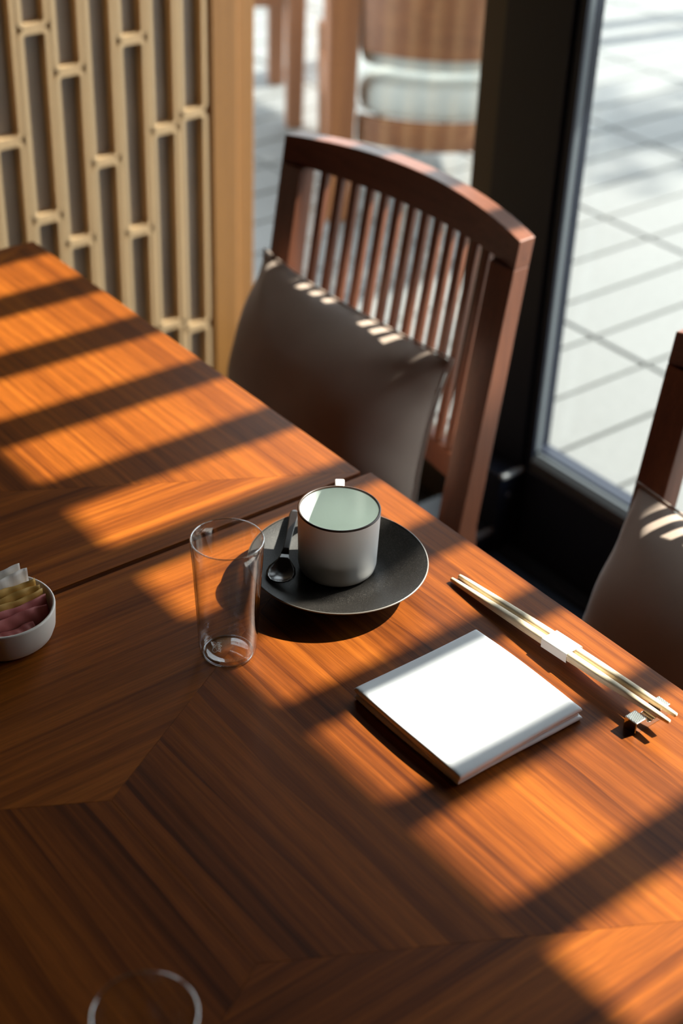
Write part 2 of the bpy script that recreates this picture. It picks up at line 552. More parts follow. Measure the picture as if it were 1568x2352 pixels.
# terrace ------------------------------------------------------------------
te = empty('floor_terrace', (3.5, 2.0, 0))
struct(te, 'sunlit terrace of long pale stone pavers with fine grey joints')
pbox('bedding', (1.72, 14.0, -6.0, 14.0, -0.16, -0.010), M['joint'], te)
PW, PL, GJ = 0.156, 0.520, 0.010
pm = []
for i in range(4):
    v = [p - Vector((0, 0, 0)) for p in boxv(-PL / 2 + GJ / 2, PL / 2 - GJ / 2, -PW / 2 + GJ / 2, PW / 2 - GJ / 2, -0.03, 0)]
    o = link('paver', v, BOXF, pavs[i], te, bevel=0.002, seg=1)
    pm.append(o)
first = [True] * 4
npv = 0
for ix in range(7):
    for iy in range(24):
        x = 1.84 - PL / 2 + PL * (ix + 0.5) + 0.26
        y = 1.723 + PW * (iy - 4 + 0.5)
        if x - PL / 2 < 1.722:
            continue
        k = random.randrange(4)
        if first[k]:
            o = pm[k]
            first[k] = False
        else:
            o = pm[k].copy()
            COL.objects.link(o)
            o.parent = te
        o.location = (x - 3.5, y - 2.0, random.uniform(-0.0012, 0.0))
        npv += 1
# far stone field beyond the counted pavers
v, f = [], []
for ix in range(-1, 18):
    for iy in range(-34, 66):
        x0 = 1.84 + PL * ix
        y0 = 1.723 + PW * iy
        if (0 <= ix < 7 and -4 <= iy < 20) or x0 + PL > 13 or x0 < 1.3:
            continue
        xa = max(x0 + GJ / 2, 1.722)
        n = len(v)
        v += [(p.x - 3.5, p.y - 2.0, p.z) for p in boxv(xa, x0 + PL - GJ / 2, y0 + GJ / 2, y0 + PW - GJ / 2, -0.03, -0.001)]
        f += [tuple(q + n for q in ff) for ff in BOXF]
o = link('paver_field', v, f, pavs[1], te)
o['kind'] = 'stuff'

# overhang and pergola (they shade the table; above the picture)
ZR = 2.15
XE = 2.085
struct(box('ceiling_overhang', (1.725, XE, -3.0, 4.2, ZR, ZR + 0.16), M['ceiling']), 'solid roof overhang above the window')
pg = empty('pergola', (2.6, 0.5, ZR))
tag(pg, 'unseen wooden pergola of parallel beams above the window, shaped to stripe the table with shade', 'pergola')
for k in range(-3, 14):
    y = 1.171 - 0.130 * k
    hw = 0.0225 if k <= 5 else (0.0165 if k == 6 else 0.0125 if k == 7 else 0.018)
    pbox('beam', (XE + 0.001, 3.05, y - hw, y + hw, ZR, ZR + 0.045), M['beam'], pg)
pbox('ledger', (3.051, 3.09, -0.60, 1.62, ZR - 0.01, ZR + 0.10), M['beam'], pg)
pg2 = empty('pergola', (4.6, 2.7, ZR))
tag(pg2, 'unseen dense slatted pergola roof, added to shade the terrace behind the outdoor armchairs', 'pergola')
for k in range(11):  # unseen slats, added close together to keep the terrace paving in shade
    y = 2.02 + 0.125 * k
    pbox('beam', (3.9, 4.98, y - 0.056, y + 0.056, ZR, ZR + 0.03), M['beam'], pg2)
for x in (4.02, 4.90):
    pbox('crossbeam', (x - 0.03, x + 0.03, 1.95, 3.379, ZR + 0.031, ZR + 0.09), M['beam'], pg2)
pbox('header', (3.96, 5.75, 3.38, 3.45, ZR + 0.0, ZR + 0.09), M['beam'], pg2)
for x in (4.90, 5.70):
    pbox('pole', (x - 0.035, x + 0.035, 3.38, 3.45, 0, ZR - 0.001), M['beam'], pg2)

# ================================================================== TABLES
def wood_table(name, x0, x1, y0, y1, label, seed):
    t = empty(name, ((x0 + x1) / 2, (y0 + y1) / 2, 0))
    tag(t, label, 'table', 'walnut tables pushed end to end')
    cx, cy = (x0 + x1) / 2, (y0 + y1) / 2
    hw, hd = (x1 - x0) / 2, (y1 - y0) / 2
    ap = 0.0925                                   # the two apexes either side of the centre
    core = box('tabletop', (-hw + 0.002, hw - 0.002, -hd + 0.002, hd - 0.002, 0.708, 0.7385), M['table_core'], t, 0.002)
    g = 0.00012
    far = [(-hw, hd), (0, ap), (hw, hd)]
    near = [(-hw, -hd), (hw, -hd), (0, -ap)]
    right = [(hw, hd), (0, ap), (0, -ap), (hw, -hd)]
    left = [(-hw, hd), (-hw, -hd), (0, -ap), (0, ap)]
    def shrink(poly):
        c = Vector((sum(p[0] for p in poly) / len(poly), sum(p[1] for p in poly) / len(poly)))
        return [tuple(c + (Vector(p) - c) * (1 - g / 0.15)) for p in poly]
    for poly, mat, uv in ((far, 'veneer_cross', lambda c: (c.x + 0.6 + seed, hd - c.y + 0.02)),
                          (near, 'veneer_cross', lambda c: (c.x + 2.3 + seed, hd + c.y + 0.31)),
                          (right, 'veneer_long' if seed == 0 else 'veneer_far', lambda c: (c.y + 0.4 + seed, hw - c.x)),
                          (left, 'veneer_long' if seed == 0 else 'veneer_far', lambda c: (c.y + 0.4 + seed, hw + c.x))):
        v, f = prism(shrink(poly), 0.7386, 0.740)
        link('veneer_panel', v, f, M[mat], t, uv=uv)
    # edge band
    for b in ((-hw, hw, hd - 0.0018, hd), (-hw, hw, -hd, -hd + 0.0018), (hw - 0.0018, hw, -hd + 0.0019, hd - 0.0019), (-hw, -hw + 0.0018, -hd + 0.0019, hd - 0.0019)):
        box('edge_band', (*b, 0.708, 0.7385), M['chair_x'], t)
    box('column', (-0.05, 0.05, -0.05, 0.05, 0.021, 0.7079), M['alu'], t, 0.004)
    box('base', (-0.26, 0.26, -0.24, 0.24, 0.0, 0.0205), M['alu'], t, 0.004)
    return t
wood_table('dining_table', -0.053, 0.8275, 0.300, 0.9735, 'walnut dining table with mitred veneer, set with the cup, white napkin and chopsticks', 0.0)
wood_table('dining_table', -0.060, 0.8195, 0.9795, 1.650, 'empty walnut dining table striped with shadows in front of the lattice wall', 3.3)

# ================================================================== CHAIRS
def bow(y, w=0.44):
    return 0.034 * (1 - (2 * y / w) ** 2)
def make_chair():
    """origin on the floor below the front face of the back; +x towards the window"""
    c = empty('dining_chair')
    W, lean = 0.44, 0.15
    H, ZS = 0.822, 0.430
    def bx(z):                      # front face of the back at height z
        return 0.0 + (z - ZS) * lean
    # rear posts run to the floor
    for s in (-1, 1):
        ya, yb = (s * W / 2, s * (W / 2 - 0.040))
        rings = []
        for z, dd, x in ((0, 0.030, bx(ZS) + 0.05), (0.22, 0.034, bx(ZS) + 0.012), (ZS, 0.034, bx(ZS)), (0.62, 0.030, bx(0.62)), (H - 0.0361, 0.026, bx(H - 0.0361))):
            rings.append([(x, ya, z), (x + dd, ya, z), (x + dd, yb, z), (x, yb, z)])
        v, f = sweep(rings)
        link('leg', v, f, M['chair_z'], c, bevel=0.0010)
    # curved top rail
    rings = []
    for i in range(25):
        y = -W / 2 + W * i / 24
        xb = bow(y)
        d = 0.026
        zt = H + 0.011 * (1 - (2 * y / W) ** 2)
        zb = H - 0.036
        rings.append([(bx(zb) + xb, y, zb), (bx(zt) + xb, y, zt), (bx(zt) + xb + d, y, zt), (bx(zb) + xb + d, y, zb)])
    v, f = sweep(rings)
    link('top_rail', v, f, M['chair_y'], c, bevel=0.0012)
    # lower back rail
    rings = []
    for i in range(17):
        y = -(W / 2 - 0.0405) + (W - 0.081) * i / 16
        xb = bow(y)
        rings.append([(bx(0.50) + xb, y, 0.48), (bx(0.52) + xb, y, 0.515), (bx(0.52) + xb + 0.022, y, 0.515), (bx(0.50) + xb + 0.022, y, 0.48)])
    v, f = sweep(rings)
    link('lower_rail', v, f, M['chair_y'], c, bevel=0.002)
    # thirteen slats
    gap = (W - 0.08) / 14
    for i in range(13):
        y = -(W / 2 - 0.04) + gap * (i + 1)
        xb = bow(y)
        za, zb = 0.5155, H - 0.0361
        rings = [[(bx(z) + xb + 0.003, y - 0.0057, z), (bx(z) + xb + 0.003, y + 0.0057, z), (bx(z) + xb + 0.0125, y + 0.0057, z), (bx(z) + xb + 0.0125, y - 0.0057, z)] for z in (za, zb)]
        v, f = sweep(rings)
        link('slat', v, f, M['chair_z'], c, bevel=0.0015)
    # seat, aprons, front legs
    v, f = prism([(-0.43, -0.225), (-0.43, 0.225), (-0.001, 0.175), (-0.001, -0.175)], 0.380, 0.404)
    link('seat', v, f, M['chair_x'], c, bevel=0.008, seg=3)
    box('front_apron', (-0.415, -0.395, -0.1685, 0.1685, 0.320, 0.3795), M['chair_y'], c)
    box('rear_apron', (0.006, 0.026, -0.1795, 0.1795, 0.320, 0.3795), M['chair_y'], c)
    for s in (-1, 1):
        box('side_apron', (-0.3795, -0.002, s * 0.195 - 0.01, s * 0.195 + 0.01, 0.320, 0.3795), M['chair_x'], c)
        rings = [[(-0.42 + a, s * 0.19 - 0.02 + a, z), (-0.38 - a, s * 0.19 - 0.02 + a, z), (-0.38 - a, s * 0.19 + 0.02 - a, z), (-0.42 + a, s * 0.19 + 0.02 - a, z)] for z, a in ((0, 0.006), (0.3795, 0))]
        v, f = sweep(rings)
        link('leg', v, f, M['chair_z'], c, bevel=0.002)
    return c
def copy_tree(o, parent=None):
    n = o.copy()
    COL.objects.link(n)
    n.parent = parent
    for ch in list(o.children):
        copy_tree(ch, n)
    return n
XC = 1.1356
c1 = make_chair()
c1.location = (XC, 1.387, 0)
c1.rotation_euler = (0, 0, math.radians(2.6))
tag(c1, 'whole walnut slat-back dining chair between the golden post and the mullion', 'chair', 'slat-back dining chairs by the window')
c2 = copy_tree(c1)
c2.location = (XC - 0.003, 0.685, 0)
tag(c2, 'walnut slat-back dining chair cut off by the right edge, in front of the big pane', 'chair', 'slat-back dining chairs by the window')

# cushions
def make_cushion(name, W, H, T, seed, label, loc, rot):
    rnd = random.Random(seed)
    ph = [rnd.uniform(0, 6.28) for _ in range(8)]
    n, mrow = 44, 36
    def pt(i, j, s):
        a, b = -1 + 2 * i / n, -1 + 2 * j / mrow
        # edges pulled in between the pointed corners
        x = a * W / 2 * (1 - 0.075 * (1 - b * b) ** 1.0 * abs(a) ** 3)
        z = b * H / 2 * (1 - 0.085 * (1 - a * a) ** 1.0 * abs(b) ** 3)
        e = max(0.0, (1 - abs(a) ** 3)) * max(0.0, (1 - abs(b) ** 2))
        th = (T if s > 0 else 0.030) * max(0.0, 1 - abs(a) ** 3) ** 0.66 * max(0.0, 1 - b * b) ** 0.70
        # wrinkles running in from corners and edges
        r = math.hypot(abs(a) - 1, abs(b) - 1)
        ang = math.atan2(1 - abs(b), 1 - abs(a) + 1e-6)
        wr = 0.0045 * math.sin(ang * 9 + ph[0] + (a > 0) * 2 + (b > 0)) * math.exp(-r * 2.2) * min(1, e * 8)
        ed = 0.0035 * math.sin(b * 11 + ph[1] + a) * (abs(a) ** 5) * min(1, e * 10)
        ed += 0.0032 * math.sin(a * 13 + ph[2] + b * 2) * (abs(b) ** 5) * min(1, e * 10)
        lo = 0.004 * math.sin(a * 2.3 + ph[3]) * math.sin(b * 2.0 + ph[4]) * e
        return (x, -s * (th + (wr + ed + lo) * (1.0 if s > 0 else 0.3)) + 0.004 * math.sin(3 * a + ph[5]) * (1 - e), z)
    v, f, idx = [], [], {}
    for s in (1, -1):
        for i in range(n + 1):
            for j in range(mrow + 1):
                border = i in (0, n) or j in (0, mrow)
                k = (i, j, 0 if border else s)
                if k not in idx:
                    idx[k] = len(v)
                    v.append(pt(i, j, s))
    g = lambda i, j, s: idx[(i, j, 0 if (i in (0, n) or j in (0, mrow)) else s)]
    for s in (1, -1):
        for i in range(n):
            for j in range(mrow):
                q = (g(i, j, s), g(i + 1, j, s), g(i + 1, j + 1, s), g(i, j + 1, s))
                f.append(q if s > 0 else q[::-1])
    o = empty(name, loc)
    o.rotation_euler = rot
    cv = link('cover', v, f, M['cushion'], o, smooth=True)
    sb = cv.modifiers.new('sub', 'SUBSURF')
    sb.levels = 1
    sb.render_levels = 1
    # piped seam round the border
    border = [(i, 0) for i in range(n)] + [(n, j) for j in range(mrow)] + [(i, mrow) for i in range(n, 0, -1)] + [(0, j) for j in range(mrow, 0, -1)]
    pts = [v[idx[(i, j, 0)]] for i, j in border]
    rings = []
    for k, p in enumerate(pts):
        a, b = Vector(pts[k - 1]), Vector(pts[(k + 1) % len(pts)])
        t = (b - a).normalized()
        s1 = Vector((0, 1, 0))
        s2 = t.cross(s1).normalized()
        rings.append([Vector(p) + (s1 * math.cos(q * math.pi / 3) + s2 * math.sin(q * math.pi / 3)) * 0.0016 for q in range(6)])
    rings.append(rings[0])
    vv, ff = sweep(rings, cap=False)
    link('seam', vv, ff, M['cushion'], o, smooth=True)
    tag(o, label, 'cushion', 'taupe cushions on the dining chairs')
    return o
# local x -> world y (left to right), local y -> away from sitter (+x world), local z up
def cush_rot(lean, yaw=0.0, roll=0.0):
    m = Matrix.Rotation(math.radians(-90 + yaw), 4, 'Z') @ Matrix.Rotation(-lean, 4, 'X') @ Matrix.Rotation(roll, 4, 'Y')
    return m.to_euler()
make_cushion('cushion', 0.392, 0.272, 0.108, 3, 'taupe satin cushion with slat light stripes on its top, on the whole chair', (1.112, 1.389, 0.543), cush_rot(math.radians(10), 0, math.radians(0)))
make_cushion('cushion', 0.392, 0.272, 0.108, 8, 'taupe satin cushion cut off by the right edge, behind the chopstick rest', (1.090, 0.690, 0.534), cush_rot(math.radians(20), 0, math.radians(0)))

# ================================================================== TABLEWARE
ZT = 0.740
# plate
PC = (0.690, 0.850)
prof_top = [(0, 0.0065), (0.030, 0.0065), (0.040, 0.0068), (0.046, 0.0082), (0.056, 0.0128), (0.068, 0.0183), (0.0780, 0.0226), (0.0792, 0.0229), (0.0796, 0.0222)]
prof_bot = [(0.0786, 0.0212), (0.068, 0.0160), (0.056, 0.0100), (0.047, 0.0050), (0.044, 0.0012), (0.043, 0.0), (0.040, 0.0), (0.039, 0.0018), (0, 0.0022)]
v, f = lathe(prof_top + prof_bot, 96)
pl = empty('saucer_plate', (*PC, ZT))
tag(pl, 'speckled black stoneware saucer plate under the white cup', 'plate')
link('dish', v, f, M['stoneware'], pl, smooth=True)
v, f = lathe([(0.0789, 0.0233), (0.0797, 0.0231), (0.0799, 0.0224), (0.0795, 0.0219)], 96)
o = link('rim', v, f, plain('worn_grey_rim', (0.16, 0.14, 0.12), 0.35), pl, smooth=True)

# cup
CC = (0.696, 0.8585)
ZC = ZT + 0.0070
cu = empty('cup', (*CC, ZC))
tag(cu, 'matte white cylindrical cup with a thin brown rim and small loop handle', 'cup')
r1, rb, hh = 0.0363, 0.0349, 0.0628
outer = [(0, 0.0008), (0.026, 0.0008), (0.0290, 0.0), (0.0315, 0.0008), (0.0337, 0.0032), (rb - 0.0001, 0.0075), (rb, 0.012), ((r1 + rb) / 2, 0.036), (r1, hh - 0.0006)]
v, f = lathe(outer, 96)
link('body', v, f, M['porcelain'], cu, smooth=True)
inner = [(r1 - 0.0019, hh - 0.0004), (rb - 0.0018, 0.014), (rb - 0.0035, 0.0085), (rb - 0.0075, 0.0055), (0.022, 0.0045), (0, 0.0042)]
v, f = lathe(inner, 96)
link('lining', v, f, M['cup_inner'], cu, smooth=True)
v, f = lathe([(r1 + 0.0001, hh - 0.0012), (r1 + 0.0001, hh - 0.0002), (r1 - 0.0006, hh + 0.0003), (r1 - 0.0014, hh + 0.0003), (r1 - 0.0020, hh - 0.0003), (r1 - 0.0020, hh - 0.0012)], 96)
link('rim', v, f, M['cup_rim'], cu, smooth=True)
# strap handle on the far side
hd = Vector((0.62, 0.785, 0)).normalized()
sd = Vector((-hd.y, hd.x, 0))
rings = []
K = 18
for i in range(K + 1):
    a = math.radians(-90 + 180 * i / K)
    rad = r1 - 0.0015 + 0.0260 * max(0.0, math.cos(a)) ** 0.75
    z = 0.0440 + 0.0165 * math.sin(a)
    nrm = (hd * math.cos(a) + Vector((0, 0, 1)) * math.sin(a)).normalized()
    p = hd * rad + Vector((0, 0, z))
    rings.append([p + sd * q * 0.0042 + nrm * e * 0.0016 for q, e in ((-1, -0.7), (-0.8, -1), (0.8, -1), (1, -0.7), (1, 0.7), (0.8, 1), (-0.8, 1), (-1, 0.7))])
v, f = sweep(rings)
link('handle', v, f, M['porcelain'], cu, smooth=True)

# spoon
sp = empty('spoon', (0.641, 0.8675, ZT + 0.0190))
tag(sp, 'small dark lacquered spoon resting on the black plate beside the cup', 'spoon')
dirv = Vector((0.700, 0.714, 0)).normalized()
side = Vector((-dirv.y, dirv.x, 0))
rings = []
stn = [(-0.0165, 0.0006, 0.0), (-0.0155, 0.0045, -0.0004), (-0.013, 0.0085, -0.0016), (-0.008, 0.0118, -0.0034), (-0.002, 0.0128, -0.0042), (0.005, 0.0118, -0.0036),
       (0.011, 0.0085, -0.0018), (0.016, 0.0055, 0.0004), (0.021, 0.0037, 0.0018), (0.030, 0.0028, 0.0025), (0.045, 0.0027, 0.0027), (0.062, 0.0032, 0.0030), (0.076, 0.0042, 0.0036), (0.082, 0.0036, 0.0038), (0.0845, 0.0012, 0.0038)]
for s, wd, dp in stn:
    ring = []
    bowlness = max(0.0, min(1.0, (0.018 - s) / 0.008))
    for q in range(9):
        t = -1 + q / 4
        zz = dp * bowlness * (1 - t * t) + (dp if not bowlness else max(dp, 0) * (1 - bowlness)) + 0.0012
        ring.append(dirv * s + side * wd * t + Vector((0, 0, zz + max(0, s) * 0.055)))
    for q in range(8, -1, -1):
        t = -1 + q / 4
        zz = dp * bowlness * (1 - t * t) + (dp if not bowlness else max(dp, 0) * (1 - bowlness)) + 0.0012
        th = 0.0014 + 0.0012 * (1 - bowlness) * (1 - t * t)
        ring.append(dirv * s + side * wd * t * 1.02 + Vector((0, 0, zz - th + max(0, s) * 0.055)))
    rings.append(ring)
v, f = sweep(rings)
nb = 8 * 18
bowl_rings, han_rings = rings[:9], rings[8:]
v, f = sweep(bowl_rings)
o = link('bowl', v, f, M['lacquer'], sp, smooth=True)
v, f = sweep(han_rings)
o = link('handle', v, f, M['lacquer'], sp, smooth=True)

# drinking glasses
def make_glass(loc, label):
    g = empty('drinking_glass', loc)
    tag(g, label, 'glass', 'thin clear tumblers on the table')
    R, rb, h = 0.0295, 0.0238, 0.1135
    prof = [(0, 0.0012), (0.016, 0.0012), (0.0195, 0.0), (0.0215, 0.0004), (0.0230, 0.0022), (0.02375, 0.006)]
    for i in range(1, 13):
        t = i / 12
        prof.append((rb + (R - rb) * t + 0.0, 0.006 + (h - 0.0066) * t))
    prof += [(R - 0.0003, h), (R - 0.0010, h), (R - 0.0013, h - 0.0006)]
    for i in range(11, -1, -1):
        t = i / 12
        prof.append((rb - 0.0013 + (R - rb) * t, 0.007 + (h - 0.0076) * t))
    prof += [(0.0210, 0.0050), (0.0185, 0.0038), (0.012, 0.0035), (0, 0.0035)]
    v, f = lathe(prof, 80)
    link('tumbler', v, f, M['glass'], g, smooth=True)
    def torus(name, rr, z, t):
        v, f = lathe([(rr + t * math.cos(q * math.pi / 4), z + t * math.sin(q * math.pi / 4)) for q in range(8)], 80, closed=True)
        link(name, v, f, M['glass_edge'], g, smooth=True)
    torus('rim', R - 0.00065, h + 0.0001, 0.00062)
    torus('foot_ring', 0.0205, 0.0008, 0.0007)
    return g
g1 = make_glass((0.5545, 0.8227, ZT), 'tall thin clear drinking glass standing to the left of the cup')
g2 = make_glass((0.2635, 0.4745, ZT), 'clear drinking glass of which only the blurred rim shows, at the bottom edge')
# etched name in the base of the near glass
def text_mesh(txt, size):
    cd = bpy.data.curves.new('etched_text', 'FONT')
    cd.body = txt
    cd.size = size
    cd.align_x = 'CENTER'
    cd.shear = 0.25
    cd.extrude = 0.00002
    o = bpy.data.objects.new('tmp', cd)
    COL.objects.link(o)
    dg = bpy.context.evaluated_depsgraph_get()
    me = bpy.data.meshes.new_from_object(o.evaluated_get(dg))
    bpy.data.objects.remove(o)
    return me
for gg in (g1,):
    me = text_mesh('Infinity', 0.0050)
    me.materials.clear()
    me.materials.append(M['etch'])
    o = bpy.data.objects.new('etched_name', me)
    COL.objects.link(o)
    o.parent = gg
    o['label'] = 'etched word in the glass base'
    td = Vector((-0.5, -0.866, 0)).normalized()   # reading direction on the table
    ang = math.atan2(td.y, td.x)
    o.location = (-0.0062, 0.0062, 0.0037)
    o.rotation_euler = (0, 0, ang)
    # looped flourish below the word
    pts = []
    for k in range(49):
        t = 2 * math.pi * k / 48
        s = 1 + math.sin(t) ** 2
        pts.append((0.0068 * math.cos(t) / s, -0.0028 + 0.0036 * math.sin(t) * math.cos(t) / s * 1.5, 0))
    v, f = tube(pts, 0.00011, 5)
    o2 = link('etched_loop', v, f, M['etch'], gg, loc=o.location, rot=(0, 0, ang))

# napkin ---------------------------------------------------------------
nk = empty('napkin', (0.6685, 0.6525, ZT))
tag(nk, 'folded white cotton napkin lying beside the chopsticks', 'napkin')
nrnd = random.Random(5)
def pad(name, hx, hy, zb, zt, edge, amp, seed, open_left=0.0, skew=0.0, n=30):
    ph = [random.Random(seed + q).uniform(0, 6.28) for q in range(6)]
    v, f = [], []
    def outline(a, b):
        # superellipse-rounded rectangle mapping
        x = a * hx * (1 + 0.012 * math.sin(b * 2.3 + ph[0]))
        y = b * hy * (1 + 0.012 * math.sin(a * 2.1 + ph[1])) + skew * a
        return x, y
    def ht(a, b):
        e = min(1, (1 - abs(a)) * hx / edge) if abs(a) > 1 - edge / hx else 1
        g = min(1, (1 - abs(b)) * hy / edge) if abs(b) > 1 - edge / hy else 1
        return math.sqrt(max(0, 1 - (1 - e) ** 2)) * math.sqrt(max(0, 1 - (1 - g) ** 2))
    us = sorted(set([-1 + 2 * i / n for i in range(n + 1)] + [s * (1 - edge / hx * q) for s in (-1, 1) for q in (0.15, 0.4, 0.7)]))
    vs = sorted(set([-1 + 2 * i / n for i in range(n + 1)] + [s * (1 - edge / hy * q) for s in (-1, 1) for q in (0.15, 0.4, 0.7)]))
    mid = lambda a, b: (zb + zt) / 2 + open_left * max(0, -a) ** 3 * (1 - b * b)
    for s in (1, -1):
        base = len(v)
        for a in us:
            for b in vs:
                x, y = outline(a, b)
                wob = amp * (math.sin(a * 3.1 + b * 1.4 + ph[2]) + 0.6 * math.sin(b * 4.3 - a * 2 + ph[3]))
                half = (zt - zb) / 2 * ht(a, b)
                z = mid(a, b) + s * half + (wob if s > 0 else wob * 0.3) * ht(a, b)
                v.append((x, y, z))
        m_ = len(vs)
        for i in range(len(us) - 1):
            for j in range(m_ - 1):
                q = (base + i * m_ + j, base + (i + 1) * m_ + j, base + (i + 1) * m_ + j + 1, base + i * m_ + j + 1)
                f.append(q if s > 0 else q[::-1])
    o = link(name, v, f, M['linen'], nk, smooth=True)
    bm = bmesh.new()
    bm.from_mesh(o.data)
    bmesh.ops.remove_doubles(bm, verts=bm.verts, dist=1e-6)
    bmesh.ops.recalc_face_normals(bm, faces=bm.faces)
    bm.to_mesh(o.data)
    bm.free()
    return o
pad('bottom_fold', 0.0660, 0.0625, 0.0003, 0.0046, 0.0022, 0.0001, 1)
pad('middle_fold', 0.0640, 0.0615, 0.0042, 0.0072, 0.0016, 0.0001, 9, open_left=0.0012).location = (-0.0012, 0, 0)
pad('top_fold', 0.0665, 0.0630, 0.0068, 0.0118, 0.0026, 0.00035, 4, open_left=0.0022, skew=0.0008).location = (-0.0003, 0.0002, 0)

# chopsticks -----------------------------------------------------------
def chopstick(a, b, label):
    a, b = Vector(a), Vector(b)
    t = (b - a)
    Ln = t.length
    t.normalize()
    o = empty('chopstick', a)
    s = t.cross(Vector((0, 0, 1))).normalized()
    u = s.cross(t)
    rings = []
    for k in range(25):
        q = k / 24
        r = 0.0021 + 0.0022 * math.sin(math.pi * q) ** 0.9
        if k in (0, 24):
            r *= 0.85
        p = t * Ln * q
        cs = []
        for i in range(16):
            an = 2 * math.pi * (i + 0.5) / 16
            cx, cy = math.cos(an), math.sin(an)
            sq = (abs(cx) ** 4 + abs(cy) ** 4) ** (-0.25)      # rounded square section
            cs.append(p + s * cx * r * sq * 0.94 + u * cy * r * sq * 0.90)
        rings.append(cs)
    v, f = sweep(rings)
    m_ = link('stick', v, f, M['chopstick'], o, smooth=True)
    tag(o, label, 'chopstick', 'pale wooden chopsticks in one paper band')
    return o
chopstick((0.7719, 0.7896, ZT + 0.0026), (0.7734, 0.5363, ZT + 0.0160), 'pale wooden chopstick of the banded pair, the one nearer the napkin')
chopstick((0.7807, 0.7891, ZT + 0.0026), (0.7837, 0.5383, ZT + 0.0160), 'pale wooden chopstick of the banded pair, the one nearer the table edge')
# paper band
bc = Vector((0.7776, 0.6580, ZT + 0.0092))
bd = (Vector((0.77855, 0.5373, 0.0154)) - Vector((0.7763, 0.78935, 0.0026))).normalized()
bs = bd.cross(Vector((0, 0, 1))).normalized()
bu = bs.cross(bd)
ring = []
for i in range(4):
    cx, cy = ((1, 1), (-1, 1), (-1, -1), (1, -1))[i]
    for q in range(5):
        a = math.radians(i * 90 + q * 22.5)
        ring.append((cx * 0.0079 + 0.0016 * math.cos(a), cy * 0.0034 + 0.0014 * math.sin(a)))
rr = []
for s in (-0.0145, 0.0145):
    rr.append([bd * s + bs * p[0] + bu * p[1] for p in ring])
for s in (0.0145, -0.0145):
    rr.append([bd * s + bs * p[0] * 0.985 + bu * p[1] * 0.97 for p in ring])
rr.append(rr[0])
v, f = sweep(rr, cap=False)
o = link('paper_band', v, f, M['paper'], None, loc=bc, smooth=False)
tag(o, 'narrow white paper band wrapped around the middle of the chopsticks', 'paper band')

# chopstick rest -------------------------------------------------------
cr = empty('chopstick_rest', (0.7748, 0.5590, ZT))
cr.rotation_euler = (0, 0, math.radians(1.5))
tag(cr, 'small polished pewter chopstick rest with two ribbed square ends', 'chopstick rest')
hx, hy, ht_ = 0.0200, 0.0062, 0.0115
prof = [(-hx, 0), (-hx, ht_)]
prof += [(-hx + 0.0120, ht_)]
for k in range(1, 12):
    a = math.pi * k / 12
    prof.append((-0.0080 * math.cos(a), ht_ - 0.0068 * math.sin(a) ** 0.7))
prof += [(hx - 0.0120, ht_), (hx, ht_), (hx, 0)]
n = len(prof)
v = [(p[0], -hy, p[1]) for p in prof] + [(p[0], hy, p[1]) for p in prof]
f = [tuple(range(n))[::-1], tuple(range(n, 2 * n))] + [(i, (i + 1) % n, n + (i + 1) % n, n + i) for i in range(n)]
link('body', v, f, M['pewter'], cr, bevel=0.0005, seg=2)
for s in (-1, 1):
    # diagonal ribs on each raised square
    cx = s * (hx - 0.0060)
    hs = 0.0055
    v, f = [], []
    K = 11
    hv = hy - 0.0006
    def clip(c):
        # segment of the diagonal line x*0.8 - y = c inside the square
        pts = []
        for x in (-hs, hs):
            y = 1.7 * x - c
            if -hv <= y <= hv:
                pts.append((x, y))
        for y in (-hv, hv):
            x = (y + c) / 1.7
            if -hs < x < hs:
                pts.append((x, y))
        return pts
    cmax = 1.7 * hs + hv
    for k in range(K):
        c = -cmax + 2 * cmax * (k + 0.5) / K
        p = clip(c)
        if len(p) < 2:
            continue
        (xa, ya), (xb, yb) = p[0], p[1]
        if ya > yb:
            xa, ya, xb, yb = xb, yb, xa, ya
        wv = 0.00036
        m_ = len(v)
        v += [(cx + xa - wv, ya, ht_), (cx + xa, ya, ht_ + 0.0004), (cx + xa + wv, ya, ht_), (cx + xb - wv, yb, ht_), (cx + xb, yb, ht_ + 0.0004), (cx + xb + wv, yb, ht_)]
        f += [(m_, m_ + 1, m_ + 4, m_ + 3), (m_ + 1, m_ + 2, m_ + 5, m_ + 4), (m_, m_ + 2, m_ + 1), (m_ + 3, m_ + 4, m_ + 5), (m_, m_ + 3, m_ + 5, m_ + 2)]
    link('ribbed_top', v, f, M['pewter_rib'], cr)

